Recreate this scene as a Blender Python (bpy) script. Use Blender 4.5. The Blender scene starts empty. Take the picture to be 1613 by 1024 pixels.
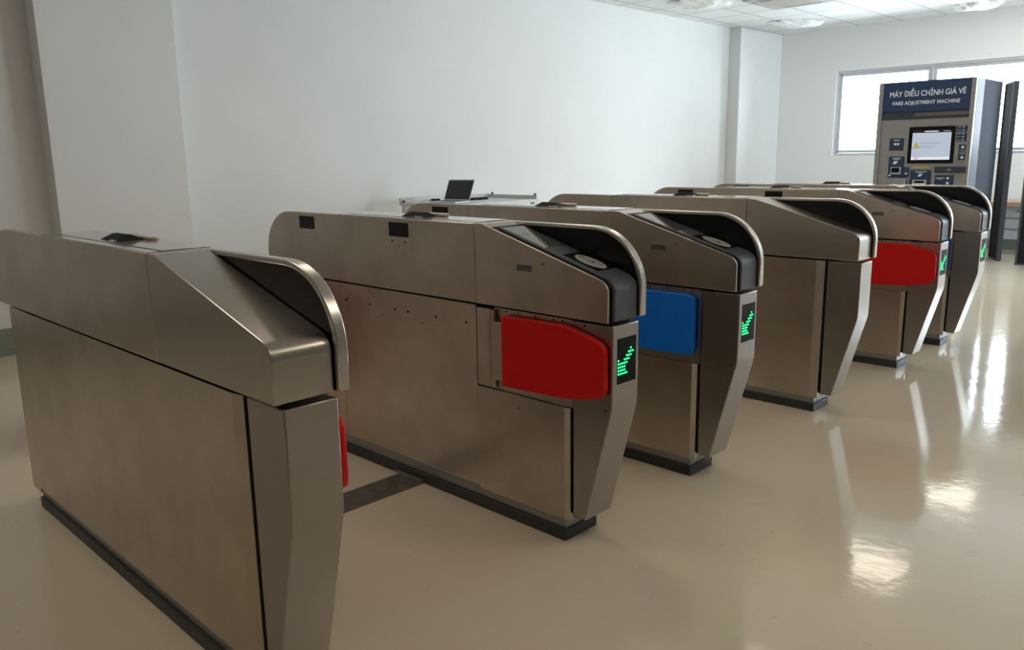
import bpy, bmesh, math, random
from mathutils import Vector, Matrix
random.seed(7)
S = bpy.context.scene
C = S.collection
PI = math.pi

# ------------------------------------------------------------------ camera
def set_camera():
    yaw, pit, rol = math.radians(44.4006), math.radians(-11.6044), math.radians(-0.872)
    fw = Vector((-math.sin(yaw)*math.cos(pit), math.cos(yaw)*math.cos(pit), math.sin(pit)))
    rt = Vector((math.cos(yaw), math.sin(yaw), 0)); up = rt.cross(fw)
    r2 = rt*math.cos(rol)+up*math.sin(rol); u2 = -rt*math.sin(rol)+up*math.cos(rol)
    cam = bpy.data.cameras.new('camera'); o = bpy.data.objects.new('camera', cam); C.objects.link(o)
    m = Matrix((r2, u2, -fw)).transposed().to_4x4(); m.translation = Vector((1.5426, -0.8507, 1.3309))
    o.matrix_world = m
    cam.sensor_fit = 'HORIZONTAL'; cam.sensor_width = 36; cam.lens = 1282.57/1613*36
    cam.clip_start = .05
    S.camera = o
set_camera()
# ------------------------------------------------------------------ world, daylight, exposure
SKY = 16.5
w = bpy.data.worlds.new('overcast_sky'); S.world = w; w.use_nodes = True
bg = w.node_tree.nodes['Background']; bg.inputs[0].default_value = (.82, .92, 1.0, 1); bg.inputs[1].default_value = SKY
S.view_settings.view_transform = 'Standard'; S.view_settings.look = 'None'
S.view_settings.exposure = 0.0; S.view_settings.gamma = 1; S.view_settings.use_curve_mapping = False
def portal(loc, rot, sx, sy):
    l = bpy.data.lights.new('window_portal', 'AREA'); l.shape = 'RECTANGLE'; l.size = sx; l.size_y = sy
    l.cycles.is_portal = True
    o = bpy.data.objects.new('window_portal', l); C.objects.link(o); o.location = loc; o.rotation_euler = rot
RX0, RX1, RY0, RY1, RH = -5.0, 4.6, -4.6, 11.85, 3.17
WZ0, WZ1 = 1.29, 2.54
FWX0, FWX1 = -3.90, 3.0
RWINS = [(8.4, 11.75, .06, 2.95)]  # unseen right-hand window, guessed and made tall to brighten the far end
portal(((FWX0+FWX1)/2, RY1+.14, (WZ0+WZ1)/2), (-PI/2, 0, 0), FWX1-FWX0, WZ1-WZ0)
for a, b, z0, z1 in RWINS:
    portal((RX1+.14, (a+b)/2, (z0+z1)/2), (PI/2, 0, PI/2), b-a, z1-z0)

# ------------------------------------------------------------------ materials
def mat(name, col, rough=.5, metal=0., noise=None, bump=None, emit=None, estr=0, alpha=None, coat=0, spec=.5, rnoise=None, trans=0, ior=1.5):
    m = bpy.data.materials.new(name); m.use_nodes = True
    nt = m.node_tree; b = nt.nodes['Principled BSDF']
    b.inputs['Base Color'].default_value = (*col, 1); b.inputs['Roughness'].default_value = rough
    b.inputs['Metallic'].default_value = metal; b.inputs['Specular IOR Level'].default_value = spec
    b.inputs['Coat Weight'].default_value = coat; b.inputs['IOR'].default_value = ior
    b.inputs['Transmission Weight'].default_value = trans
    if emit: b.inputs['Emission Color'].default_value = (*emit, 1); b.inputs['Emission Strength'].default_value = estr
    tc = nt.nodes.new('ShaderNodeTexCoord')
    def nz(scale, stretch=(1, 1, 1), detail=4):
        mp = nt.nodes.new('ShaderNodeMapping'); mp.inputs['Scale'].default_value = stretch
        nt.links.new(tc.outputs['Object'], mp.inputs['Vector'])
        n = nt.nodes.new('ShaderNodeTexNoise'); n.inputs['Scale'].default_value = scale; n.inputs['Detail'].default_value = detail
        nt.links.new(mp.outputs[0], n.inputs['Vector']); return n
    if noise:
        sc, amt, st = noise
        n = nz(sc, st); r = nt.nodes.new('ShaderNodeMapRange')
        r.inputs['From Min'].default_value = .3; r.inputs['From Max'].default_value = .7
        r.inputs['To Min'].default_value = 1-amt; r.inputs['To Max'].default_value = 1+amt
        nt.links.new(n.outputs['Fac'], r.inputs['Value'])
        mx = nt.nodes.new('ShaderNodeVectorMath'); mx.operation = 'SCALE'; mx.inputs[0].default_value = col
        nt.links.new(r.outputs[0], mx.inputs['Scale']); nt.links.new(mx.outputs[0], b.inputs['Base Color'])
    if rnoise:
        sc, lo, hi, st = rnoise
        n = nz(sc, st, 2); r = nt.nodes.new('ShaderNodeMapRange'); r.inputs['From Min'].default_value = .1; r.inputs['From Max'].default_value = .9
        r.inputs['To Min'].default_value = lo; r.inputs['To Max'].default_value = hi
        nt.links.new(n.outputs['Fac'], r.inputs['Value']); nt.links.new(r.outputs[0], b.inputs['Roughness'])
    if bump:
        sc, stg, st, dist = bump
        n = nz(sc, st); bp = nt.nodes.new('ShaderNodeBump'); bp.inputs['Strength'].default_value = stg; bp.inputs['Distance'].default_value = dist
        nt.links.new(n.outputs['Fac'], bp.inputs['Height']); nt.links.new(bp.outputs[0], b.inputs['Normal'])
    return m
STEEL = mat('brushed_steel', (.575, .51, .445), .3, 1, noise=(6, .11, (1, 1, 1)), rnoise=(2.2, .24, .38, (1, 1, 1)))
STEELX = mat('brushed_steel_front', (.53, .49, .45), .27, 1)
RIM = mat('satin_steel_rim', (.62, .58, .55), .26, 1, )
LID = mat('glossy_grey_lid', (.40, .385, .365), .1, .6, spec=.7)
DARKGREY = mat('charcoal_plastic_cover', (.075, .08, .10), .42, 0, noise=(30, .08, (1, 1, 1)))
BLACK = mat('black_trim', (.006, .006, .007), .5, spec=.1)
VOID = mat('dark_gap', (.006, .006, .006), .8)
SMOKED = mat('smoked_black_panel', (.006, .007, .010), .2, 0, spec=.28)
DISPLAY = mat('display_glass', (.10, .11, .12), .06, 0, spec=1.0, coat=1)
SENSOR = mat('sensor_window_black', (.012, .013, .014), .4, spec=.2)
RED = mat('red_padded_flap', (.66, .003, .003), .42, spec=.35, noise=(20, .05, (1, 1, 1)))
BLUE = mat('blue_padded_flap', (.002, .19, .85), .45, spec=.35, noise=(20, .05, (1, 1, 1)))
SLOT = mat('dark_recess_metal', (.16, .145, .13), .4, .8)
KICK = mat('dark_grey_plinth', (.035, .036, .04), .45)
RAIL = mat('grey_base_rail', (.33, .33, .33), .4, .7)
EMBL = mat('reader_emblem_grey', (.45, .45, .44), .5)
INK = mat('emblem_ink', (.02, .02, .02), .6)
LED = mat('green_led', (0, .3, .08), .5, emit=(.02, 1.0, .22), estr=3.2)
LEDP = mat('led_panel_black', (.005, .008, .007), .5, spec=.12)
AMBER = mat('pale_indicator_lens', (.62, .54, .45), .25, 0, coat=.5)
WALL = mat('white_wall_paint', (.76, .765, .765), .7, noise=(1.2, .02, (1, 1, 1)))
CREAM = mat('cream_wall_paint', (.46, .42, .35), .7, noise=(1.2, .03, (1, 1, 1)))  # unseen near wall, tinted cream for the warm bounce it gives
WALLF = mat('white_wall_paint_lightened', (.90, .90, .90), .7, noise=(1.2, .01, (1, 1, 1)))  # white wall paint, lightened in place of stronger light on the far wall
TAUPE = mat('taupe_wall_paint', (.28, .24, .20), .7, noise=(1.2, .03, (1, 1, 1)))  # unseen right wall, toned dark to dim its reflection in gate fronts
SKIRT = mat('grey_green_skirting', (.24, .27, .23), .45)
FLOORPLATE = mat('dull_steel_strip', (.26, .235, .21), .42, .8, noise=(14, .35, (1, 1, 1)))
ALU = mat('aluminium_frame', (.62, .63, .66), .35, .5)
NAVY = mat('navy_sign', (.010, .030, .085), .4)
NAVY2 = mat('navy_sticker', (.014, .032, .075), .4)
WHITE = mat('white_print', (.72, .74, .78), .5)
MSTEEL = mat('machine_steel', (.37, .35, .34), .34, .85, noise=(8, .05, (1, 1, 1)))
MDARK = mat('machine_dark_steel', (.045, .05, .065), .8, 0, spec=.12)
MBAND = mat('machine_side_band', (.12, .135, .16), .5, 0, spec=.35)
STEELC = mat('brushed_steel_column', (.40, .375, .36), .31, 1, noise=(5, .05, (1, 1, 1)))  # the same brushed steel, darkened so column fronts reflect less light
REDC = mat('dark_red_plastic', (.33, .004, .004), .45)
GRILLE = mat('warm_grey_grille', (.45, .42, .40), .6)
SCREEN = mat('lit_screen', (.02, .02, .02), .3, emit=(.60, .68, .80), estr=.75)
SCRTXT = mat('screen_grey_text', (.02, .02, .02), .3, emit=(.33, .38, .46), estr=.75)
SCRYEL = mat('screen_yellow', (.05, .05, .01), .3, emit=(.80, .58, .10), estr=.8)
SCRPNK = mat('screen_pink', (.05, .02, .02), .3, emit=(.75, .40, .48), estr=.8)
SCRWHT = mat('screen_white', (.05, .05, .05), .3, emit=(.8, .85, .9), estr=.9)
TAPE = mat('yellow_tape', (.55, .36, .10), .6)
WTABLE = mat('white_laminate', (.62, .62, .62), .4)
LAPS = mat('laptop_silver', (.55, .56, .57), .3, .7)
LAPK = mat('laptop_black_screen', (.012, .013, .014), .25)
KEYS = mat('dark_keys', (.06, .07, .10), .5)
TAN = mat('tan_wood_top', (.48, .33, .22), .5)
PALE = mat('pale_grey_metal', (.45, .46, .48), .45)
CHAR = mat('dark_bronze_metal', (.018, .017, .018), .8, 0, spec=.1)
EDGE = mat('grey_metal_edge', (.07, .07, .08), .6, 0, spec=.2)
PLASTIC = mat('plastic_wrap', (.88, .89, .90), .35, 0, bump=(7, .5, (1, 1, 1), .02), spec=.4)
LAMPG = mat('lamp_diffuser', (.9, .88, .84), .4, emit=(1.0, .88, .72), estr=6.3)

def floor_mat():
    m = mat('glossy_epoxy_floor', (.72, .625, .49), .1, noise=(.8, .045, (1, 1, 1)), spec=.5)
    nt = m.node_tree; b = nt.nodes['Principled BSDF']; tc = [n for n in nt.nodes if n.type == 'TEX_COORD'][0]
    n = nt.nodes.new('ShaderNodeTexNoise'); n.inputs['Scale'].default_value = 14; n.inputs['Detail'].default_value = 5
    nt.links.new(tc.outputs['Object'], n.inputs['Vector'])
    bp = nt.nodes.new('ShaderNodeBump'); bp.inputs['Strength'].default_value = .10; bp.inputs['Distance'].default_value = .006
    nt.links.new(n.outputs['Fac'], bp.inputs['Height']); nt.links.new(bp.outputs[0], b.inputs['Normal'])
    # fine hairline scratches raise the roughness here and there
    mp = nt.nodes.new('ShaderNodeMapping'); mp.inputs['Scale'].default_value = (3, 40, 1); mp.inputs['Rotation'].default_value = (0, 0, .6)
    nt.links.new(tc.outputs['Object'], mp.inputs['Vector'])
    # small dark scuffs and specks in the epoxy
    sn = nt.nodes.new('ShaderNodeTexNoise'); sn.inputs['Scale'].default_value = 9; sn.inputs['Detail'].default_value = 9; sn.inputs['Distortion'].default_value = 2.5
    nt.links.new(tc.outputs['Object'], sn.inputs['Vector'])
    sr = nt.nodes.new('ShaderNodeMapRange'); sr.inputs['From Min'].default_value = .68; sr.inputs['From Max'].default_value = .74
    sr.inputs['To Min'].default_value = 1; sr.inputs['To Max'].default_value = .80
    nt.links.new(sn.outputs['Fac'], sr.inputs['Value'])
    src = b.inputs['Base Color'].links[0].from_socket
    sm = nt.nodes.new('ShaderNodeVectorMath'); sm.operation = 'SCALE'
    nt.links.new(src, sm.inputs[0]); nt.links.new(sr.outputs[0], sm.inputs['Scale']); nt.links.new(sm.outputs[0], b.inputs['Base Color'])
    n2 = nt.nodes.new('ShaderNodeTexNoise'); n2.inputs['Scale'].default_value = 4; n2.inputs['Detail'].default_value = 6
    nt.links.new(mp.outputs[0], n2.inputs['Vector'])
    r = nt.nodes.new('ShaderNodeMapRange'); r.inputs['From Min'].default_value = .4; r.inputs['From Max'].default_value = .75
    r.inputs['To Min'].default_value = .06; r.inputs['To Max'].default_value = .16
    nt.links.new(n2.outputs['Fac'], r.inputs['Value']); nt.links.new(r.outputs[0], b.inputs['Roughness'])
    return m
FLOOR = floor_mat()
def ceiling_mat():
    m = mat('ceiling_tiles', (.80, .81, .80), .7)
    nt = m.node_tree; b = nt.nodes['Principled BSDF']; tc = [n for n in nt.nodes if n.type == 'TEX_COORD'][0]
    br = nt.nodes.new('ShaderNodeTexBrick'); br.offset = 0; br.squash = 1
    br.inputs['Color1'].default_value = (.80, .81, .80, 1); br.inputs['Color2'].default_value = (.77, .78, .775, 1)
    br.inputs['Mortar'].default_value = (.42, .43, .43, 1); br.inputs['Scale'].default_value = 1
    br.inputs['Mortar Size'].default_value = .012; br.inputs['Brick Width'].default_value = .6; br.inputs['Row Height'].default_value = .6
    nt.links.new(tc.outputs['Object'], br.inputs['Vector']); nt.links.new(br.outputs['Color'], b.inputs['Base Color'])
    return m
CEIL = ceiling_mat()
def glass_mat():
    m = bpy.data.materials.new('window_glass'); m.use_nodes = True; nt = m.node_tree; nt.nodes.clear()
    o = nt.nodes.new('ShaderNodeOutputMaterial'); t = nt.nodes.new('ShaderNodeBsdfTransparent'); g = nt.nodes.new('ShaderNodeBsdfGlossy')
    g.inputs['Roughness'].default_value = .02; fr = nt.nodes.new('ShaderNodeFresnel'); fr.inputs[0].default_value = 1.3
    mx = nt.nodes.new('ShaderNodeMixShader'); t.inputs[0].default_value = (.94, .96, .96, 1)
    nt.links.new(fr.outputs[0], mx.inputs[0]); nt.links.new(t.outputs[0], mx.inputs[1]); nt.links.new(g.outputs[0], mx.inputs[2]); nt.links.new(mx.outputs[0], o.inputs[0])
    return m
GLASS = glass_mat()

# ------------------------------------------------------------------ mesh helpers
class MB:
    def __init__(s): s.bm = bmesh.new()
    def box(s, x0, x1, y0, y1, z0, z1):
        r = bmesh.ops.create_cube(s.bm, size=1)
        bmesh.ops.transform(s.bm, verts=r['verts'], matrix=Matrix.Translation(((x0+x1)/2, (y0+y1)/2, (z0+z1)/2)) @ Matrix.Diagonal((abs(x1-x0), abs(y1-y0), abs(z1-z0), 1)))
        return s
    def prism(s, pts, a, b, axis='y'):
        """polygon pts in the plane normal to axis, extruded from a to b"""
        def P(p, t):
            return {'y': (p[0], t, p[1]), 'x': (t, p[0], p[1]), 'z': (p[0], p[1], t)}[axis]
        v0 = [s.bm.verts.new(P(p, a)) for p in pts]; v1 = [s.bm.verts.new(P(p, b)) for p in pts]
        n = len(pts)
        fs = [s.bm.faces.new(v0), s.bm.faces.new(v1[::-1])]
        for i in range(n): fs.append(s.bm.faces.new((v0[i], v1[i], v1[(i+1) % n], v0[(i+1) % n])))
        bmesh.ops.recalc_face_normals(s.bm, faces=fs)
        return s
    def strip(s, outer, inner, a, b):
        """band between two open outlines, extruded along y"""
        n = len(outer); V = [[s.bm.verts.new((p[0], t, p[1])) for p in L] for L in (outer, inner) for t in (a, b)]
        oa, ob, ia, ib = V; fs = []
        for i in range(n-1):
            for A, B in ((oa, ia), (ib, ob), (ob, oa), (ia, ib)):
                fs.append(s.bm.faces.new((A[i], A[i+1], B[i+1], B[i])))
        for i in (0, n-1): fs.append(s.bm.faces.new((oa[i], ob[i], ib[i], ia[i])))
        bmesh.ops.recalc_face_normals(s.bm, faces=fs)
        return s
    def cyl(s, c, r, h, axis='z', seg=20, r2=None):
        R = {'z': Matrix.Identity(4), 'y': Matrix.Rotation(PI/2, 4, 'X'), 'x': Matrix.Rotation(PI/2, 4, 'Y')}[axis]
        bmesh.ops.create_cone(s.bm, cap_ends=True, segments=seg, radius1=r, radius2=r if r2 is None else r2, depth=h, matrix=Matrix.Translation(c) @ R)
        return s
    def tube(s, pts, r, seg=8):
        pts = [Vector(p) for p in pts]; rings = []
        for i, p in enumerate(pts):
            d = (pts[min(i+1, len(pts)-1)]-pts[max(i-1, 0)]).normalized()
            u = d.cross(Vector((0, 0, 1))); u = u.normalized() if u.length > 1e-3 else Vector((1, 0, 0)); v = d.cross(u)
            rings.append([s.bm.verts.new(p+r*(math.cos(2*PI*k/seg)*u+math.sin(2*PI*k/seg)*v)) for k in range(seg)])
        for a, b in zip(rings, rings[1:]):
            for k in range(seg): s.bm.faces.new((a[k], a[(k+1) % seg], b[(k+1) % seg], b[k]))
        s.bm.faces.new(rings[0][::-1]); s.bm.faces.new(rings[-1])
        return s
    def xf(s, m):
        bmesh.ops.transform(s.bm, verts=s.bm.verts, matrix=m); return s
    def build(s, name, m, parent=None, bevel=0, seg=2, origin=(0, 0, 0), smooth=False, label=None):
        bmesh.ops.translate(s.bm, verts=s.bm.verts, vec=-Vector(origin))
        me = bpy.data.meshes.new(name); s.bm.to_mesh(me); s.bm.free(); me.materials.append(m)
        o = bpy.data.objects.new(name, me); C.objects.link(o)
        if parent: o.parent = parent
        else: o.location = origin
        if bevel:
            md = o.modifiers.new('soft_edges', 'BEVEL'); md.width = bevel; md.segments = seg; md.limit_method = 'ANGLE'; md.angle_limit = math.radians(28)
            md.harden_normals = False
        if smooth or bevel:
            for p in me.polygons: p.use_smooth = True
            try: me.set_sharp_from_angle(angle=math.radians(35))
            except Exception: pass
        if label: o['label'] = label
        return o
def tag(o, label=None, cat=None, group=None, kind=None):
    if label: o['label'] = label
    if cat: o['category'] = cat
    if group: o['group'] = group
    if kind: o['kind'] = kind
    return o
def thing(name, loc, label, cat, group=None):
    o = bpy.data.objects.new(name, None); C.objects.link(o); o.location = loc; o.empty_display_size = .1
    return tag(o, label, cat, group)
def struct(name, mb, m, bevel=0, parent=None):
    o = mb.build(name, m, parent, bevel)
    if not parent: o['kind'] = 'structure'
    return o

# ------------------------------------------------------------------ room shell
T = .2
struct('floor', MB().box(RX0-T, RX1+T, RY0-T, RY1+T, -.1, 0), FLOOR)
struct('ceiling', MB().box(RX0-T, RX1+T, RY0-T, RY1+T, RH, RH+.1), CEIL)
struct('wall_back', MB().box(RX0-T, RX0, RY0-T, RY1+T, 0, RH), WALL)
struct('wall_near', MB().box(RX0, RX1, RY0-T, RY0, 0, RH), CREAM)
# far wall with its long window opening
fw_ = MB().box(RX0, FWX0, RY1, RY1+T, 0, RH).box(FWX1, RX1, RY1, RY1+T, 0, RH)
fw_.box(FWX0, FWX1, RY1, RY1+T, 0, WZ0).box(FWX0, FWX1, RY1, RY1+T, WZ1, RH)
struct('wall_far', fw_, WALLF)
rw = MB(); ys = [RY0]+[v for ab in RWINS for v in ab[:2]]+[RY1]
for i in range(0, len(ys), 2): rw.box(RX1, RX1+T, ys[i], ys[i+1], 0, RH)
for a, b, z0, z1 in RWINS: rw.box(RX1, RX1+T, a, b, 0, z0).box(RX1, RX1+T, a, b, z1, RH)
struct('wall_right', rw, TAUPE)
PD = .187
struct('trim_1', MB().box(RX0, RX0+PD, 1.07, 2.03, 0, RH), WALL, .004)      # near pillar
struct('trim_2', MB().box(RX0, RX0+PD, 10.56, RY1, 0, RH), WALL, .004)      # corner pillar
sk = MB().box(RX0, RX0+.012, RY0, 1.07, 0, .195).box(RX0, RX0+.012, 2.03, 10.56, 0, .195)
sk.box(RX0+PD, RX0+PD+.012, 1.058, 2.042, 0, .195).box(RX0, RX0+PD, 1.058, 1.07, 0, .195).box(RX0, RX0+PD, 2.03, 2.042, 0, .195)
sk.box(RX0, RX0+PD+.012, 10.548, 10.56, 0, .195).box(RX0+PD, RX0+PD+.012, 10.56, RY1, 0, .195)
struct('baseboard_back', sk, SKIRT)
struct('baseboard_far', MB().box(RX0+PD, RX1, RY1-.012, RY1, 0, .195), SKIRT)
struct('baseboard_right', MB().box(RX1-.012, RX1, RY0, 8.4, 0, .195), SKIRT)
struct('baseboard_near', MB().box(RX0+.012, RX1-.012, RY0, RY0+.012, 0, .195), SKIRT)

def window(n, to_world, width, cuts, z0, z1, stile=.045):
    """aluminium sliding window in local (u along wall, d outwards, z)"""
    root = bpy.data.objects.new('window_%d' % n, None); C.objects.link(root); root['kind'] = 'structure'
    root.matrix_world = to_world
    f = MB()
    f.box(0, width, .03, .11, z0, z0+.035).box(0, width, .03, .11, z1-.035, z1)
    f.box(0, .035, .03, .11, z0+.035, z1-.035).box(width-.035, width, .03, .11, z0+.035, z1-.035)
    for c in cuts: f.box(c-.014, c+.014, .03, .11, z0+.035, z1-.035)
    f.build('window_frame', ALU, root, .003)
    xs = [.035]+[v for c in cuts for v in (c-.014, c+.014)]+[width-.035]
    for i in range(0, len(xs), 2):
        a, b = xs[i], xs[i+1]; q = MB(); e = stile; a += .001; b -= .001; c0, c1 = z0+.036, z1-.036
        q.box(a, b, .05, .08, c0, c0+e).box(a, b, .05, .08, c1-e, c1).box(a, a+e, .05, .08, c0+e, c1-e).box(b-e, b, .05, .08, c0+e, c1-e)
        sash = q.build('sash', ALU, root, .003)
        MB().box(a+e, b-e, .062, .067, c0+e, c1-e).build('pane', GLASS, sash)
        if n == 1 and i == 0:
            MB().box(a+.012, a+.04, .046, .05, c1-.03, c1-.018).build('latch', BLACK, sash)
            MB().box(a+.012, a+.04, .046, .05, c0+.012, c0+.024).build('latch', BLACK, sash)
window(1, Matrix.Translation((FWX0, RY1, 0)), FWX1-FWX0, [1.355, 2.9, 4.35, 5.7], WZ0, WZ1)
for i, (a, b, z0, z1) in enumerate(RWINS):
    window(2+i, Matrix.Translation((RX1, b, 0)) @ Matrix.Rotation(-PI/2, 4, 'Z'), b-a, [(b-a)/3, (b-a)*2/3], z0, z1)

# ------------------------------------------------------------------ fare gates
L = 2.115; H = 1.10; HB = .807
def arc(cx, cz, rx, rz, a0, a1, n=14):
    return [(cx+rx*math.cos(a0+(a1-a0)*i/n), cz+rz*math.sin(a0+(a1-a0)*i/n)) for i in range(n+1)]
ARC = arc(-.208, .902, .208, .198, PI/2, 0)                       # hood outline, top to front
def slope_profile(off=0., xs=-.627, bottom=HB, front=-.017):
    """front head outline: knee, slope, rounded nose, vertical front"""
    k = Vector((-.585, H)); n_ = Vector((-.062, .951)); d = (n_-k).normalized(); nn = Vector((-d.y, d.x))
    if nn.y < 0: nn = -nn
    a = k+nn*off; b = n_+nn*off; f = front+off
    # rounded corner: quadratic from b to (f, .905)
    c = b+d*((f-b.x)/d.x); e = Vector((f, .905))
    pts = [b*(1-t)**2+c*2*t*(1-t)+e*t*t for t in [i/8 for i in range(9)]]
    top = [(xs, H+off)] if off == 0 else []
    return top+[tuple(a)]+[tuple(p) for p in pts]+[(f, bottom), (xs if off == 0 else a.x, bottom)]
K0 = Vector((-.585, H)); D0 = (Vector((-.062, .951))-K0).normalized(); N0 = Vector((-D0.y, D0.x))
if N0.y < 0: N0 = -N0
def on_slope(s, y, off):
    p = K0+D0*s+N0*off; return (p.x, y, p.y)
def slope_quad(mb, s0, s1, y0, y1, o0, o1):
    vs = [mb.bm.verts.new(on_slope(s, y, o)) for o in (o0, o1) for (s, y) in ((s0, y0), (s1, y0), (s1, y1), (s0, y1))]
    for f in ((0, 1, 2, 3), (7, 6, 5, 4), (0, 4, 5, 1), (1, 5, 6, 2), (2, 6, 7, 3), (3, 7, 4, 0)): mb.bm.faces.new([vs[i] for i in f])
    bmesh.ops.recalc_face_normals(mb.bm, faces=mb.bm.faces[:]); return mb
ARROW = {-3: [6], -2: [5, 6, 7], -1: [4, 5, 6], 0: [0, 3, 4, 5], 1: [0, 1, 2, 3, 4], 2: [0, 1, 2, 3], 3: [0, 1, 2, 3], 4: [0, 1, 2, 3, 4]}

def fare_gate(Y, label, reader, near_flap=None, far_flap=None, windows=(), access=False, holes=(), rear_seam=True):
    org = (-1.05, .0935, 0)
    g = thing('fare_gate', (org[0], Y+org[1], 0), label, 'ticket gate', 'stainless fare gates in a row')
    def P(name, mb, m, bevel=0, parent=None, smooth=False, label=None):
        return mb.build(name, m, parent or g, bevel, 2, org, smooth, label)
    # base
    P('plinth', MB().box(-1.925, -.196, .001, .178, 0, .042), KICK, .002)
    P('base_rail', MB().box(-1.93, -.203, .012, .168, .042, .085), RAIL, .002)
    # body core (dark, seen in the gaps)
    P('inner_frame', MB().box(-2.0, -.14, .03, .150, .10, .80), VOID)
    # front column
    col = [(-.173, .797), (-.007, .797), (-.007, .535), (-.0085, .518), (-.012, .50), (-.117, .097), (-.173, .097)]
    fc = P('front_column', MB().prism(col, .016, .156), STEELC, .0035)
    if near_flap:
        for x, z in ((-.122, .785), (-.035, .513)): P('sensor_hole', MB().cyl((x, .0155, z), .0035, .002, 'y', 10), VOID, parent=fc)
    else:
        pass
    # near side panels
    if not reader:
        sp_ = MB().prism([(-2.02, .797), (-.232, .797), (-.232, .073), (-1.93, .073), (-1.93, .056), (-2.03, .056)], .008, .03)
        sp_.prism([(-.232, .008), (-.229, .0083), (-.187, .015), (-.187, .03), (-.232, .03)], .073, .797, 'z'); P('side_panel', sp_, STEEL)
    else:
        P('rear_side_panel', MB().box(-2.02, -1.536, .014, .03, .062, .797), STEEL, .0015)
        mp = P('middle_side_panel', MB().box(-1.533, -.645, .014, .03, .075, .797), STEEL, .0015)
        P('access_strip', MB().box(-1.525, -.652, .0134, .015, .683, .742), STEEL, parent=mp)
        for x, z in holes:
            if z > .7: P('sensor_hole', MB().cyl((x, .0125, z), .0045, .003, 'y', 12), VOID, parent=mp)
            else: P('screw', MB().cyl((x, .0128, z), .0042, .002, 'y', 12), RAIL, parent=mp)
        P('hinge_panel', MB().box(-.641, -.552, .014, .03, .492, .789), STEEL, .0015)
        P('recess_panel', MB().box(-.551, -.177, .020, .03, .49, .797), STEEL)
        for x in (-.490, -.431, -.347, -.262, -.224): P('sensor_hole', MB().cyl((x, .0195, .788), .0036, .002, 'y', 10), VOID)
        lp = P('lower_panel', MB().prism([(-.641, .03), (-.641, .011), (-.638, .008), (-.207, .008), (-.204, .009), (-.186, .017), (-.186, .03)], .075, .488, 'z'), STEEL)
        P('lock', MB().cyl((-.425, .0078, .443), .007, .002, 'y', 16), RAIL, parent=lp)
    P('far_side_panel', MB().box(-2.02, -.197, .150, .170, .073, .797), STEEL, .002)
    P('rear_end_panel', MB().box(-2.02, -2.0, .03, .150, .075, .797), STEEL)
    if near_flap: flap(g, P, near_flap, False)
    if far_flap: flap(g, P, far_flap, True)
    # head, rear two thirds: near skin follows the rounded hood of the rear end
    rarc = [(-L-x, z) for x, z in ARC]                             # top .. rear
    skin = [(-.630, HB), (-.630, H)]+rarc+[(-L, HB)]
    if rear_seam:
        cut = -1.533
        P('head_side_panel', MB().prism([(-.630, HB), (-.630, H), (cut, H), (cut, HB)], 0, .031), STEEL, .003)
        P('rear_hood', MB().prism([(cut-.003, HB), (cut-.003, H)]+rarc+[(-L, HB)], 0, .031), STEEL, .003)
    else:
        P('head_side_panel', MB().prism(skin, 0, .031), STEEL, .003)
    rs = [(-L-x, z) for x, z in slope_profile(0, -.627)][1:-1]
    P('head_rear_casing', MB().prism([(-.630, HB), (-.630, H-.0005)]+rs+[], .031, .187), STEEL, .003)
    P('top_lid', MB().prism([(-1.49, .047), (-.637, .047), (-.637, .183), (-1.52, .183)], H-.002, H+.003, 'z'), LID, .0015)
    P('lid_groove', MB().box(-1.50, -.637, .0425, .0462, H-.002, H+.0006), VOID)
    P('near_top_strip', MB().box(-1.50, -.637, .005, .042, H-.002, H+.0015), LID)
    # scanner ridge and indicator lens on the lid
    z = H+.003
    r = MB(); A = [(-1.135, .066), (-.992, .060), (-1.005, .150), (-1.145, .150)]; B = [(-1.120, .100), (-1.018, .094), (-1.022, .116), (-1.128, .116)]
    va = [r.bm.verts.new((x, y, z)) for x, y in A]; vb = [r.bm.verts.new((x, y, z+.017)) for x, y in B]
    r.bm.faces.new(va[::-1]); r.bm.faces.new(vb)
    for i in range(4): r.bm.faces.new((va[i], va[(i+1) % 4], vb[(i+1) % 4], vb[i]))
    rd = P('overhead_sensor_ridge', r, BLACK)
    P('sensor_lip', MB().prism([(-1.04, .058), (-.990, .054), (-.990, .062), (-1.04, .066)], z, z+.004, 'z'), RIM, parent=rd)
    o = MB(); cx, cy, a, b = -1.045, .163, .088, .017
    pill = [(cx+a-b+b*math.cos(t), cy+b*math.sin(t)) for t in [(-PI/2+PI*i/10) for i in range(11)]]+[(cx-a+b+b*math.cos(t), cy+b*math.sin(t)) for t in [(PI/2+PI*i/10) for i in range(11)]]
    P('indicator_lens', o.prism(pill, z, z+.011, 'z'), AMBER, .004)
    # front head
    sp = slope_profile()
    if not reader:
        P('front_casing', MB().prism(sp, 0, .1545), STEELX, .004, label='sloping stainless front casing without reader')
    else:
        fp = P('front_side_panel', MB().prism(sp, 0, .008), STEEL, .0018)
        ki = MB().prism([(-.627, H), tuple(K0), on_slope(.038, 0, 0)[::2], (on_slope(.038, 0, 0)[0], HB), (-.627, HB)], .008, .1545)
        P('knee_strip', ki, STEELX)
        bk = slope_profile(-.003, front=-.017)
        x1 = on_slope(.039, 0, 0)
        bk = [(x1[0], x1[2]-.004)]+bk[1:-1]+[(x1[0], HB+.001)]
        P('black_border', MB().prism(bk, .008, .1545), BLACK)
        cv = slope_profile(.005)
        x2 = on_slope(.055, 0, .005); cv = [(x2[0], x2[2])]+cv[1:-1]+[(x2[0], HB+.002)]
        co = P('reader_cover', MB().prism(cv, .028, .153), DARKGREY, .005, label='charcoal plastic cover wrapping over the nose')
        P('display', slope_quad(MB(), .070, .280, .036, .150, .003, .0058), DISPLAY, parent=co)
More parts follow.
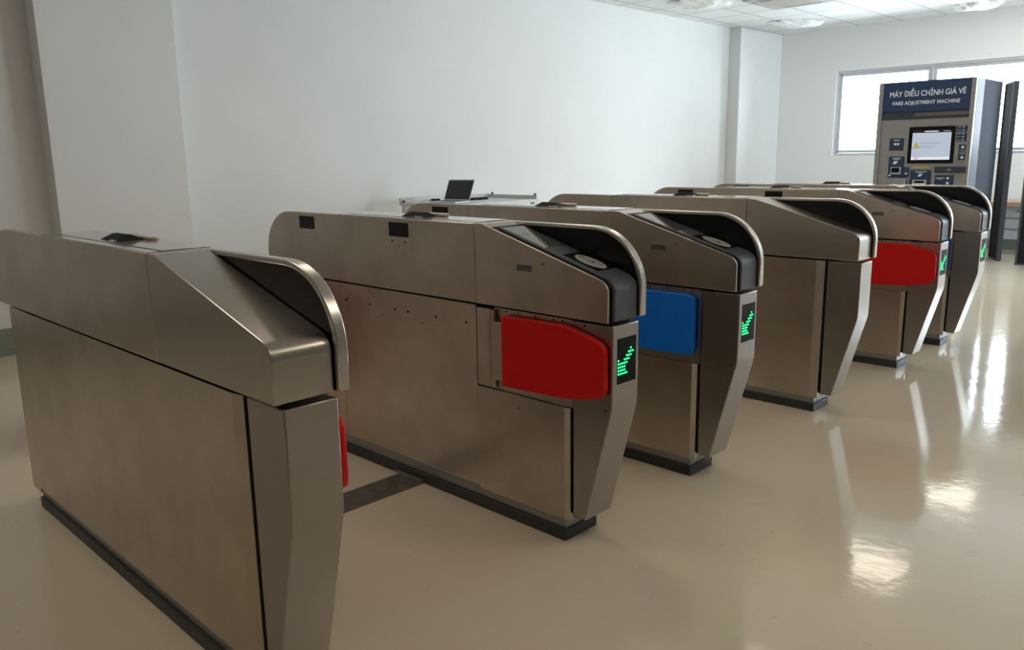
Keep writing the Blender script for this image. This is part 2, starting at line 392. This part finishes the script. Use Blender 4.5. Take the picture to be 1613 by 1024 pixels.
        pad = P('reader_pad', slope_quad(MB(), .350, .507, .048, .152, .003, .0058), SMOKED, parent=co)
        em = MB(); n = 40; el = [(.435+.064*math.cos(2*PI*i/n), .097+.037*math.sin(2*PI*i/n)) for i in range(n)]
        va = [em.bm.verts.new(on_slope(s, y, .0055)) for s, y in el]; vb = [em.bm.verts.new(on_slope(s, y, .0070)) for s, y in el]
        em.bm.faces.new(va[::-1]); em.bm.faces.new(vb)
        for i in range(n): em.bm.faces.new((va[i], va[(i+1) % n], vb[(i+1) % n], vb[i]))
        bmesh.ops.recalc_face_normals(em.bm, faces=em.bm.faces[:])
        e = P('reader_emblem', em, EMBL, parent=pad, label='pale oval with a hand holding a card to waves')
        # the mark: card outline, hand strokes and contactless waves
        ic = MB()
        def stroke(pts, wd=.0011):
            wd *= 1.5
            for (a0, b0), (a1, b1) in zip(pts, pts[1:]):
                dx, dy = a1-a0, b1-b0; q = math.hypot(dx, dy) or 1; nx, ny = -dy/q*wd, dx/q*wd
                vs = [ic.bm.verts.new(on_slope(.435+s, .097+y, .0074)) for s, y in ((1.2*(a0-nx), b0-ny), (1.2*(a1-nx), b1-ny), (1.2*(a1+nx), b1+ny), (1.2*(a0+nx), b0+ny))]
                ic.bm.faces.new(vs)
        for rr in (.006, .011, .016, .021):
            stroke([(-.020-rr*math.cos(t), rr*math.sin(t)) for t in (-.8, -.4, 0, .4, .8)], .0008)
        stroke([(-.014, -.010), (.004, -.012), (.007, .004), (-.011, .008), (-.014, -.010)], .0009)
        stroke([(.000, .010), (.012, .011), (.022, .008), (.040, .008)], .0011)
        stroke([(.000, -.015), (.014, -.016), (.026, -.012), (.040, -.011)], .0011)
        stroke([(.004, -.004), (.012, -.005)], .0018); stroke([(.004, .001), (.013, .001)], .0018); stroke([(.004, .006), (.011, .006)], .0015)
        P('emblem_mark', ic, INK, parent=e)
        sl = P('card_slot', MB().strip([(-.417, .943), (-.340, .943), (-.340, .972), (-.417, .972), (-.417, .943)], [(-.413, .947), (-.344, .947), (-.344, .968), (-.413, .968), (-.413, .947)], -.0016, .001), RIM, parent=fp)
        P('slot_opening', MB().box(-.413, -.344, -.0006, .001, .947, .968), SLOT, parent=sl)  # shading inside the slot put into a dark colour
        P('lock', MB().cyl((-.293, -.0005, .978), .0075, .002, 'y', 18), RAIL, parent=fp)
    # tall hood plate on the far side
    outer = [(-.627, H)]+ARC+[(0, .811)]; ti = .015
    inner = [(-.627, H-ti)]+arc(-.208, .902, .208-ti, .198-ti, PI/2, 0)+[(-ti, .811)]
    P('hood_rim', MB().strip(outer, inner, .1565, .187), RIM, .0035, label='bright rounded stainless rim')
    P('hood_outer_sheet', MB().prism([(x, z) for x, z in inner]+[(-.627, .811)], .180, .186), STEEL)
    P('hood_inner_panel', MB().prism([(x-.0005 if x > -.6 else x, z-.0005) for x, z in inner]+[(-.627, .811)], .158, .1795), SMOKED, label='smoked black inner panel')
    # sensor windows in the near face of the head
    for k, x0 in enumerate(windows):
        x1 = x0+.126
        pl = P('access_plate', MB().box(x0-.014, x1+.010, -.0007, .001, .972, 1.089), STEEL) if access else g
        P('sensor_window', MB().box(x0, x1, -.0014, .001, 1.027, 1.084), SENSOR, parent=pl)
        if access:
            if k == 1:
                for hx in (x0+.020, x0+.102): P('sensor_hole', MB().cyl((hx, -.0010, 1.007), .0042, .002, 'y', 12), VOID, parent=pl)
            P('lock', MB().cyl((x0+.062, -.0010, .988), .0035, .002, 'y', 12), RAIL, parent=pl)
    # arrow display
    if reader:
        dp = P('arrow_display', MB().box(-.008, -.0058, .040, .141, .600, .752), LEDP, parent=fc)
        ld = MB()
        for row, cols in ARROW.items():
            for c in cols: ld.cyl((-.0052, .0445+.0111*c, .6795-.0114*row), .0033, .0014, 'x', 10)
        P('green_arrow_lights', ld, LED, parent=dp, label='green dot arrow pointing down to the gate')
    return g

def flap(g, P, colour, far):
    m = RED if colour == 'red' else BLUE
    if colour == 'red':
        pts = [(-.488, .779), (-.20, .783), (-.170, .779), (-.052, .749), (-.032, .738), (-.020, .718), (-.018, .59), (-.024, .568), (-.045, .555), (-.152, .532), (-.20, .527), (-.32, .521), (-.480, .517), (-.488, .525)]
    else:
        pts = [(-.488, .778), (-.222, .778), (-.205, .772), (-.194, .758), (-.193, .55), (-.199, .533), (-.216, .524), (-.480, .519), (-.488, .527)]
    y0, y1 = (-.014, .012) if not far else (.158, .182)
    P('flap', MB().prism(pts, y0, y1), m, .007, label='%s padded barrier flap folded open' % colour)
    q = (lambda y: y) if not far else (lambda y: .187-y)
    hg = P('hinge_post', MB().cyl((-.548, q(.008), .645), .0115, .292), STEEL, smooth=True)
    P('hinge_sleeve', MB().cyl((-.550, q(.005), .642), .0145, .214), STEELX, parent=hg, smooth=True)
    a, b = sorted((q(-.008), q(.006)))
    P('hinge_bracket', MB().box(-.541, -.489, a, b, .534, .750), STEEL, .002, parent=hg)

HOLES = [(x, .722) for x in (-1.485, -1.31, -1.135, -1.049, -.875, -.698)]+[(x, .686) for x in (-1.49, -1.226, -.96, -.691)]
YS = [0, 1.1766, 1.9849, 3.1743, 4.3666, 5.1859]
fare_gate(YS[0], 'nearest stainless gate at the left edge, plain side and sloping steel nose', False, None, 'red', rear_seam=False)
fare_gate(YS[1], 'stainless gate with whole red flap in full view, right behind the nearest gate', True, 'red', None, (-1.810, -1.134), True, HOLES, rear_seam=False)
fare_gate(YS[2], 'stainless gate showing the blue flap beside a green arrow', True, 'blue', None, (-1.816,), False, HOLES)
fare_gate(YS[3], 'stainless gate in mid row with blank side and no arrow, behind the blue-flap gate', False, None, 'red')
fare_gate(YS[4], 'stainless gate with a red flap half hidden behind the blank mid-row gate', True, 'red', None, (-1.829, -1.138), False, HOLES)
fare_gate(YS[5], 'farthest stainless gate of the row, arrow seen edge-on near the fare machine', True, 'blue', None, (-1.829,), False, HOLES)

# steel strip set in the floor between the first two gates
cs = thing('floor_cable_cover', (-1.054, .68, 0), 'dull steel strip across the floor between the two nearest gates', 'floor strip')
MB().box(-1.134, -.974, .1785, 1.1766, 0, .004).build('cover_plate', FLOORPLATE, cs, .001, origin=(-1.054, .68, 0))
MB().box(-1.156, -.978, 1.170, 1.1766, .0045, .016).build('upturned_lip', RAIL, cs, origin=(-1.054, .68, 0))
for x in (-1.10, -1.01):
    for y in (.35, 1.08): MB().cyl((x, y, .0045), .009, .002).build('screw', RAIL, cs, origin=(-1.054, .68, 0))

# red crate hidden behind the first gate: unseen guess, added for the red reflection in the second gate's side
co_ = (-2.85, .50, 0)
cr = thing('reflection_crate', co_, 'red crate added unseen behind the nearest gate for its reflection in the second gate', 'crate')
def crate(x0, x1, y0, y1, z0, z1, t, name):
    m = MB().box(x0, x1, y0, y0+t, z0, z1).box(x0, x1, y1-t, y1, z0, z1).box(x0, x0+t, y0+t, y1-t, z0, z1).box(x1-t, x1, y0+t, y1-t, z0, z1)
    if z0 < .1: m.box(x0+t, x1-t, y0+t, y1-t, 0, .015)
    m.build(name, REDC, cr, .003, origin=co_)
crate(-3.12, -2.58, .31, .69, 0, .55, .02, 'crate_body'); crate(-3.135, -2.565, .295, .705, .5505, .58, .035, 'rim')

# ------------------------------------------------------------------ fare adjustment machine
MX0, MX1, MY0, MY1, MH = -2.287, -1.253, 9.30, 10.34, 2.12
mo = ((MX0+MX1)/2, (MY0+MY1)/2, 0)
fm = thing('fare_adjustment_machine', mo, 'tall steel fare adjustment machine with navy header, before the window', 'ticket machine')
def M(name, mb, m, parent=None, bevel=0, label=None): return mb.build(name, m, parent or fm, bevel, 2, mo, False, label)
M('cabinet', MB().box(MX0+.004, MX1-.004, MY0+.06, MY1, .08, MH), MDARK, None, .004)
M('side_band', MB().box(MX1-.006, MX1+.002, MY0+.05, MY0+.30, .08, MH-.002), MBAND, None, .002)  # paler bluish band on the front of the machine's side
M('plinth', MB().box(MX0+.02, MX1-.02, MY0+.08, MY1-.02, 0, .08), KICK)
fr = MB().box(MX0, MX0+.047, MY0, MY0+.06, .08, MH).box(MX1-.047, MX1, MY0, MY0+.06, .08, MH)
M('front_stile', fr, MSTEEL, None, .003)
hd = M('header_sign', MB().box(MX0+.047, MX1-.047, MY0+.004, MY0+.058, 1.785, MH), NAVY)
M('header_ledge', MB().box(MX0+.047, MX1-.047, MY0+.01, MY0+.058, 1.700, 1.784), MDARK, label='recessed dark ledge under the header')
M('ledge_strip', MB().box(-1.87, -1.30, MY0+.006, MY0+.012, 1.728, 1.764), SLOT)  # paler strip along the dark ledge
fp = M('front_panel', MB().box(MX0+.047, MX1-.047, MY0+.02, MY0+.058, .08, 1.699), MSTEEL, None, .002)
def text(s, cx, z, h, width, y, m, name, parent, bold=.0):
    cu = bpy.data.curves.new(name, 'FONT'); cu.body = s; cu.align_x = 'CENTER'; cu.size = 1; cu.extrude = .0; cu.offset = bold
    t = bpy.data.objects.new(name, cu); C.objects.link(t); bpy.context.view_layer.update()
    dg = bpy.context.evaluated_depsgraph_get(); me = bpy.data.meshes.new_from_object(t.evaluated_get(dg)); bpy.data.objects.remove(t)
    xs = [v.co.x for v in me.vertices]; x0, x1 = min(xs), max(xs)
    for v in me.vertices:
        v.co = Vector(((v.co.x-(x0+x1)/2)/(x1-x0)*width+cx-mo[0], y-mo[1], v.co.y/.70*h+z))
    me.materials.append(m); o = bpy.data.objects.new(name, me); C.objects.link(o); o.parent = parent; return o
text('MÁY ĐIỀU CHỈNH GIÁ VÉ', -1.757, 1.955, .060, .812, MY0+.0035, WHITE, 'header_lettering', hd, .012)
text('FARE ADJUSTMENT MACHINE', -1.764, 1.862, .040, .72, MY0+.0035, WHITE, 'header_lettering', hd, .012)
def pl(name, x0, x1, z0, z1, m, parent=None, d=.0, t=.004, label=None):
    return M(name, MB().box(x0, x1, MY0+.02-d-t, MY0+.02-d, z0, z1), m, parent, label=label)
bz = pl('screen_bezel', -1.918, -1.425, 1.197, 1.609, BLACK, t=.010)
d = .010
sc = pl('screen', -1.876, -1.462, 1.237, 1.541, SCREEN, bz, d, .001)
pl('screen_title_bar', -1.876, -1.462, 1.5415, 1.571, SCRTXT, sc, d, .001).data.materials[0] = LAPK
for x0, x1, z in ((-1.747, -1.600, 1.556), (-1.548, -1.475, 1.556)):
    pl('screen_text', x0, x1, z-.005, z+.005, SCRWHT if x0 < -1.6 else SCRTXT, sc, d+.001, .0005)
for x0, x1, z, h in ((-1.785, -1.551, 1.428, .0035), (-1.785, -1.60, 1.414, .002), (-1.785, -1.622, 1.386, .0045), (-1.785, -1.66, 1.372, .002)):
    x = x0
    while x < x1:
        wd = random.uniform(.012, .028); pl('screen_text', x, min(x+wd, x1), z-h, z+h, SCRTXT, sc, d+.001, .0005); x += wd+.006
tri = MB().prism([(-1.864, 1.370), (-1.790, 1.370), (-1.827, 1.437)], MY0+.0085, MY0+.0088)
M('warning_triangle', tri, LAPK, sc)
M('warning_triangle', MB().prism([(-1.857, 1.3745), (-1.797, 1.3745), (-1.827, 1.429)], MY0+.0078, MY0+.0083), SCRYEL, sc)
M('exclamation_mark', MB().box(-1.830, -1.824, MY0+.0070, MY0+.0076, 1.390, 1.413).box(-1.830, -1.824, MY0+.0070, MY0+.0076, 1.379, 1.385), LAPK, sc)
pl('screen_footer', -1.876, -1.462, 1.238, 1.268, SCRWHT, sc, d+.001, .0005)
pl('screen_button', -1.835, -1.805, 1.243, 1.266, SCRPNK, sc, d+.0016, .0005)
s1 = pl('navy_sticker', -2.131, -1.970, 1.346, 1.487, NAVY2)
pl('slot_opening', -2.115, -1.984, 1.355, 1.382, MDARK, s1, .004, .003)
for a, b in ((-2.078, -2.055), (-2.045, -2.022)): pl('pictogram', a, b, 1.408, 1.432, WHITE, s1, .004, .001)
pl('sticker_text', -2.086, -2.015, 1.461, 1.468, WHITE, s1, .004, .001)
s2 = pl('navy_sticker', -2.124, -1.948, 1.032, 1.278, NAVY2)
pl('navy_sticker', -1.947, -1.885, 1.032, 1.155, NAVY2)
def para(x0, x1, z0, z1, parent, dd=.004, k=.02):
    M('pictogram', MB().prism([(x0, z0), (x1-k, z0), (x1, z1), (x0+k, z1)], MY0+.02-dd-.001, MY0+.02-dd), WHITE, parent)
para(-2.080, -2.018, 1.192, 1.224, s2); pl('sticker_text', -2.085, -1.99, 1.256, 1.262, WHITE, s2, .004, .001); pl('sticker_text', -2.070, -2.01, 1.240, 1.245, WHITE, s2, .004, .001)
tk = pl('ticket_reader', -2.088, -1.980, 1.075, 1.156, PALE, s2, .004, .02); pl('slot_opening', -2.080, -1.990, 1.092, 1.148, BLACK, tk, .024, .002)
M('coin_cup', MB().box(-2.020, -1.900, MY0-.06, MY0+.015, .90, 1.02), MSTEEL, s2, .006)
pl('pictogram', -1.930, -1.905, 1.075, 1.090, WHITE, s2, .004, .001)
pl('pictogram', -2.115, -2.090, 1.050, 1.070, WHITE, s2, .004, .001)
s3 = pl('navy_sticker', -1.872, -1.640, .93, 1.122, NAVY2)
para(-1.790, -1.735, 1.048, 1.076, s3); pl('sticker_text', -1.82, -1.69, 1.100, 1.106, WHITE, s3, .004, .001); pl('sticker_text', -1.79, -1.72, 1.086, 1.090, WHITE, s3, .004, .001)
tk = pl('ticket_slot', -1.836, -1.688, .94, 1.010, PALE, s3, .004, .015); pl('slot_opening', -1.815, -1.705, .975, 1.000, BLACK, tk, .019, .002)
s4 = pl('navy_sticker', -1.600, -1.400, .93, 1.064, NAVY2)
pl('sticker_text', -1.590, -1.495, 1.030, 1.036, WHITE, s4, .004, .001); pl('sticker_text', -1.57, -1.52, 1.016, 1.021, WHITE, s4, .004, .001)
for z in (1.030, .975): pl('pictogram', -1.475, -1.450, z-.012, z+.012, WHITE, s4, .004, .001)
s5 = pl('navy_sticker', -1.416, -1.286, 1.540, 1.607, NAVY2); s6 = pl('navy_sticker', -1.411, -1.284, 1.434, 1.529, NAVY2)
for p_, zs in ((s5, (1.595, 1.560)), (s6, (1.518, 1.486, 1.452))):
    for z in zs:
        pl('pictogram', -1.350, -1.337, z-.007, z+.007, WHITE, p_, .004, .001); pl('sticker_text', -1.405, -1.365, z-.003, z+.003, PALE, p_, .004, .001)
s7 = pl('navy_sticker', -1.378, -1.293, 1.231, 1.402, NAVY2)
for z in (1.372, 1.260): M('pictogram', MB().cyl((-1.336, MY0+.0155, z), .015, .001, 'y', 16), WHITE, s7)
for z in (1.335, 1.315, 1.298): pl('sticker_text', -1.365, -1.308, z-.003, z+.003, PALE, s7, .004, .001)
ty = pl('change_tray', -1.605, -1.277, 1.089, 1.157, MDARK, None, 0, .03); pl('tray_latch', -1.47, -1.43, 1.115, 1.135, MSTEEL, ty, .03, .004)
pl('yellow_tape', -1.86, -1.66, 1.150, 1.160, TAPE)

# ------------------------------------------------------------------ open metal leaves behind the machine, desk beyond
def leaf(a, b, z1, label, thick=.04, flange=.03, origin=None):
    a = Vector((*a, 0)); b = Vector((*b, 0)); u = (b-a).normalized(); ln = (b-a).length
    t = thing('metal_door_leaf', a, label, 'door leaf')
    R = Matrix.Rotation(math.atan2(u.y, u.x), 4, 'Z')
    MB().box(.02, ln-.002, -thick/2+.008, thick/2-.008, .02, z1-.02).xf(R).build('leaf_panel', CHAR, t)
    MB().box(ln-.002, ln+.02, -.028, .028, 0, z1).xf(R).build('edge_flange', EDGE, t, .002)
    MB().box(0, .02, -.02, .02, 0, z1).xf(R).build('edge_flange', EDGE, t, .002)
    MB().box(.02, ln-.002, -.02, .02, 0, .02).box(.02, ln-.002, -.02, .02, z1-.02, z1).xf(R).build('edge_rail', EDGE, t)
    return t
leaf((-1.32, 10.78), (-1.14, 10.44), 2.13, 'tall dark door leaf just right of the fare machine', .04)
leaf((-.30, 10.30), (-.88, 10.17), 2.13, 'tall dark door leaf cut by the right edge of the photo')
dk = thing('office_desk', (-.9, 11.45, 0), 'pale desk with a tan wooden top under the window, glimpsed between the door leaves', 'desk')
do = (-.9, 11.45, 0)
MB().box(-1.6, -.2, 11.15, 11.8, .62, .68).build('desk_top', TAN, dk, .004, origin=do)
MB().box(-1.55, -1.0, 11.2, 11.78, .20, .619).build('drawer_unit', PALE, dk, .004, origin=do)
for z in (.33, .47): MB().box(-1.54, -1.01, 11.194, 11.2, z-.002, z+.004).build('drawer_gap', MDARK, dk, origin=do)
MB().cyl((-1.15, 11.193, .56), .008, .012, 'y', 12).build('drawer_lock', BLACK, dk, origin=do)
for x in (-1.53, -1.02, -.23):
    for y in (11.22, 11.76): MB().box(x-.02, x+.02, y-.02, y+.02, 0, .20 if x < -.9 else .62).build('leg', PALE, dk, origin=do)

# ------------------------------------------------------------------ white table with laptop near the back wall
TZ = .925
to = (-4.35, 4.62, 0)
tb = thing('white_table', to, 'white table by the back wall carrying the laptop', 'table')
MB().box(-4.72, -4.0, 4.03, 5.23, TZ-.03, TZ).build('tabletop', WTABLE, tb, .003, origin=to)
up = MB().box(-4.72, -4.70, 4.03, 5.23, TZ, TZ+.045).build('back_rail', WTABLE, tb, .002, origin=to)
MB().box(-4.70, -4.02, 5.205, 5.23, TZ, TZ+.035).build('end_rail', WTABLE, tb, .002, origin=to)
for x, y in ((-4.05, 5.218), (-4.66, 5.218), (-4.69, 4.06)):
    MB().cyl((x, y, TZ+.045 if y > 5 else TZ+.012), .012, .02, 'z', 10).build('bolt', EDGE, tb, origin=to)
for x in (-4.68, -4.04):
    for y in (4.07, 5.19): MB().box(x-.025, x+.025, y-.025, y+.025, 0, TZ-.03).build('leg', WTABLE, tb, origin=to)
lp = thing('laptop', (-4.27, 4.27, TZ+.001), 'open silver laptop with black screen on the white table', 'laptop')
lr = math.radians(10)
R = Matrix.Rotation(lr, 4, 'Z')
bs = MB().box(-.155, .155, -.11, .11, 0, .016).xf(R).build('base', LAPS, lp, .003)
MB().box(-.14, .14, -.02, .09, .016, .018).xf(R).build('keyboard', KEYS, bs)
MB().box(-.04, .04, -.09, -.035, .016, .017).xf(R).build('touchpad', PALE, bs)
tilt = Matrix.Translation((0, .11, .014)) @ Matrix.Rotation(math.radians(-25), 4, 'X')
ld = MB().box(-.155, .155, -.004, .004, 0, .215).xf(R @ tilt).build('lid', LAPS, lp, .002)
MB().box(-.147, .147, -.0055, -.004, .012, .203).xf(R @ tilt).build('screen', LAPK, ld)
def cable(name, c, label, r, spread, n=26):
    pts = []; x, y = 0, 0
    for i in range(n):
        a = i*1.15+math.sin(i*.7); pts.append((spread[0]*math.cos(a)*(.6+.4*math.sin(i*1.7)), spread[1]*math.sin(a), r+.012*(.5+.5*math.sin(i*2.1))))
    o = MB().tube(pts, r).build(name, BLACK, None, origin=(0, 0, 0), smooth=True); o.location = c
    return tag(o, label, 'cable')
cable('cable', (-4.62, 4.40, TZ+.001), 'small black cable bundle on the white table left of the laptop', .007, (.05, .05), 12)
cable('cable', (-4.42, 4.78, TZ+.001), 'flat heap of black cable on the white table right of the laptop', .006, (.06, .13))

# ------------------------------------------------------------------ ceiling fittings
def lamp(x, y, label):
    o = thing('ceiling_light', (x, y, RH), label, 'ceiling light', 'long flat ceiling lights')
    MB().box(-.48, .48, -.36, .36, -.03, 0).build('housing', PALE, o, .004)
    MB().box(-.45, .45, -.33, .33, -.036, -.03).build('diffuser', LAMPG, o)
lamp(-1.58, 10.42, 'lit ceiling light nearest the far window')
lamp(-1.58, 7.80, 'lit ceiling light over the far half of the room, seen mirrored in the floor')
lamp(-1.58, 5.05, 'lit ceiling light over the middle gates')
lamp(-1.95, 2.15, 'lit ceiling light over the nearest gates')
# unseen fittings of the same kind, added to brighten the near floor and gates
lamp(-1.80, -.6, 'added unseen ceiling light left of the camera')
lamp(1.60, 2.15, 'added unseen ceiling light over the open floor beside the nearest gates')
lamp(1.60, -.6, 'added unseen ceiling light straight above the camera')
def wrapped(x, y, rz, label, sx=.36, sy=.2):
    b = MB(); bmesh.ops.create_icosphere(b.bm, subdivisions=4, radius=1)
    for v in b.bm.verts:
        c = v.co.copy(); k = 1+.10*math.sin(7*c.x+3*c.y+x)+.07*math.sin(13*c.y-5*c.x)+.04*math.sin(23*c.x+9*c.z)
        v.co = Vector((c.x*sx*k, c.y*sy*k, min(0, c.z)*.085*k))
    b.xf(Matrix.Rotation(rz, 4, 'Z'))
    o = b.build('wrapped_ceiling_lamp', PLASTIC, None, smooth=True); o.location = (x, y, RH-.001)
    return tag(o, label, 'wrapped lamp', 'plastic-wrapped ceiling fittings')
wrapped(-4.05, 10.75, .9, 'plastic-wrapped ceiling fitting nearest the far corner')
wrapped(-4.15, 8.35, .9, 'plastic-wrapped ceiling fitting at the top edge above the back wall')
wrapped(-1.85, 11.15, .5, 'plastic-wrapped ceiling fitting directly above the fare machine', .3, .2)
ac = thing('air_conditioner', (-3.3, 9.0, RH), 'grey-edged square ceiling air conditioner at the top edge', 'air conditioner')
MB().box(-.42, .42, -.42, .42, -.035, 0).build('panel', PALE, ac, .01)
MB().box(-.27, .27, -.27, .27, -.042, -.035).build('grille', GRILLE, ac)
for k in range(4):
    MB().box(-.25, .25, -.38, -.32, -.040, -.035).xf(Matrix.Rotation(k*PI/2, 4, 'Z')).build('louver', GRILLE, ac)
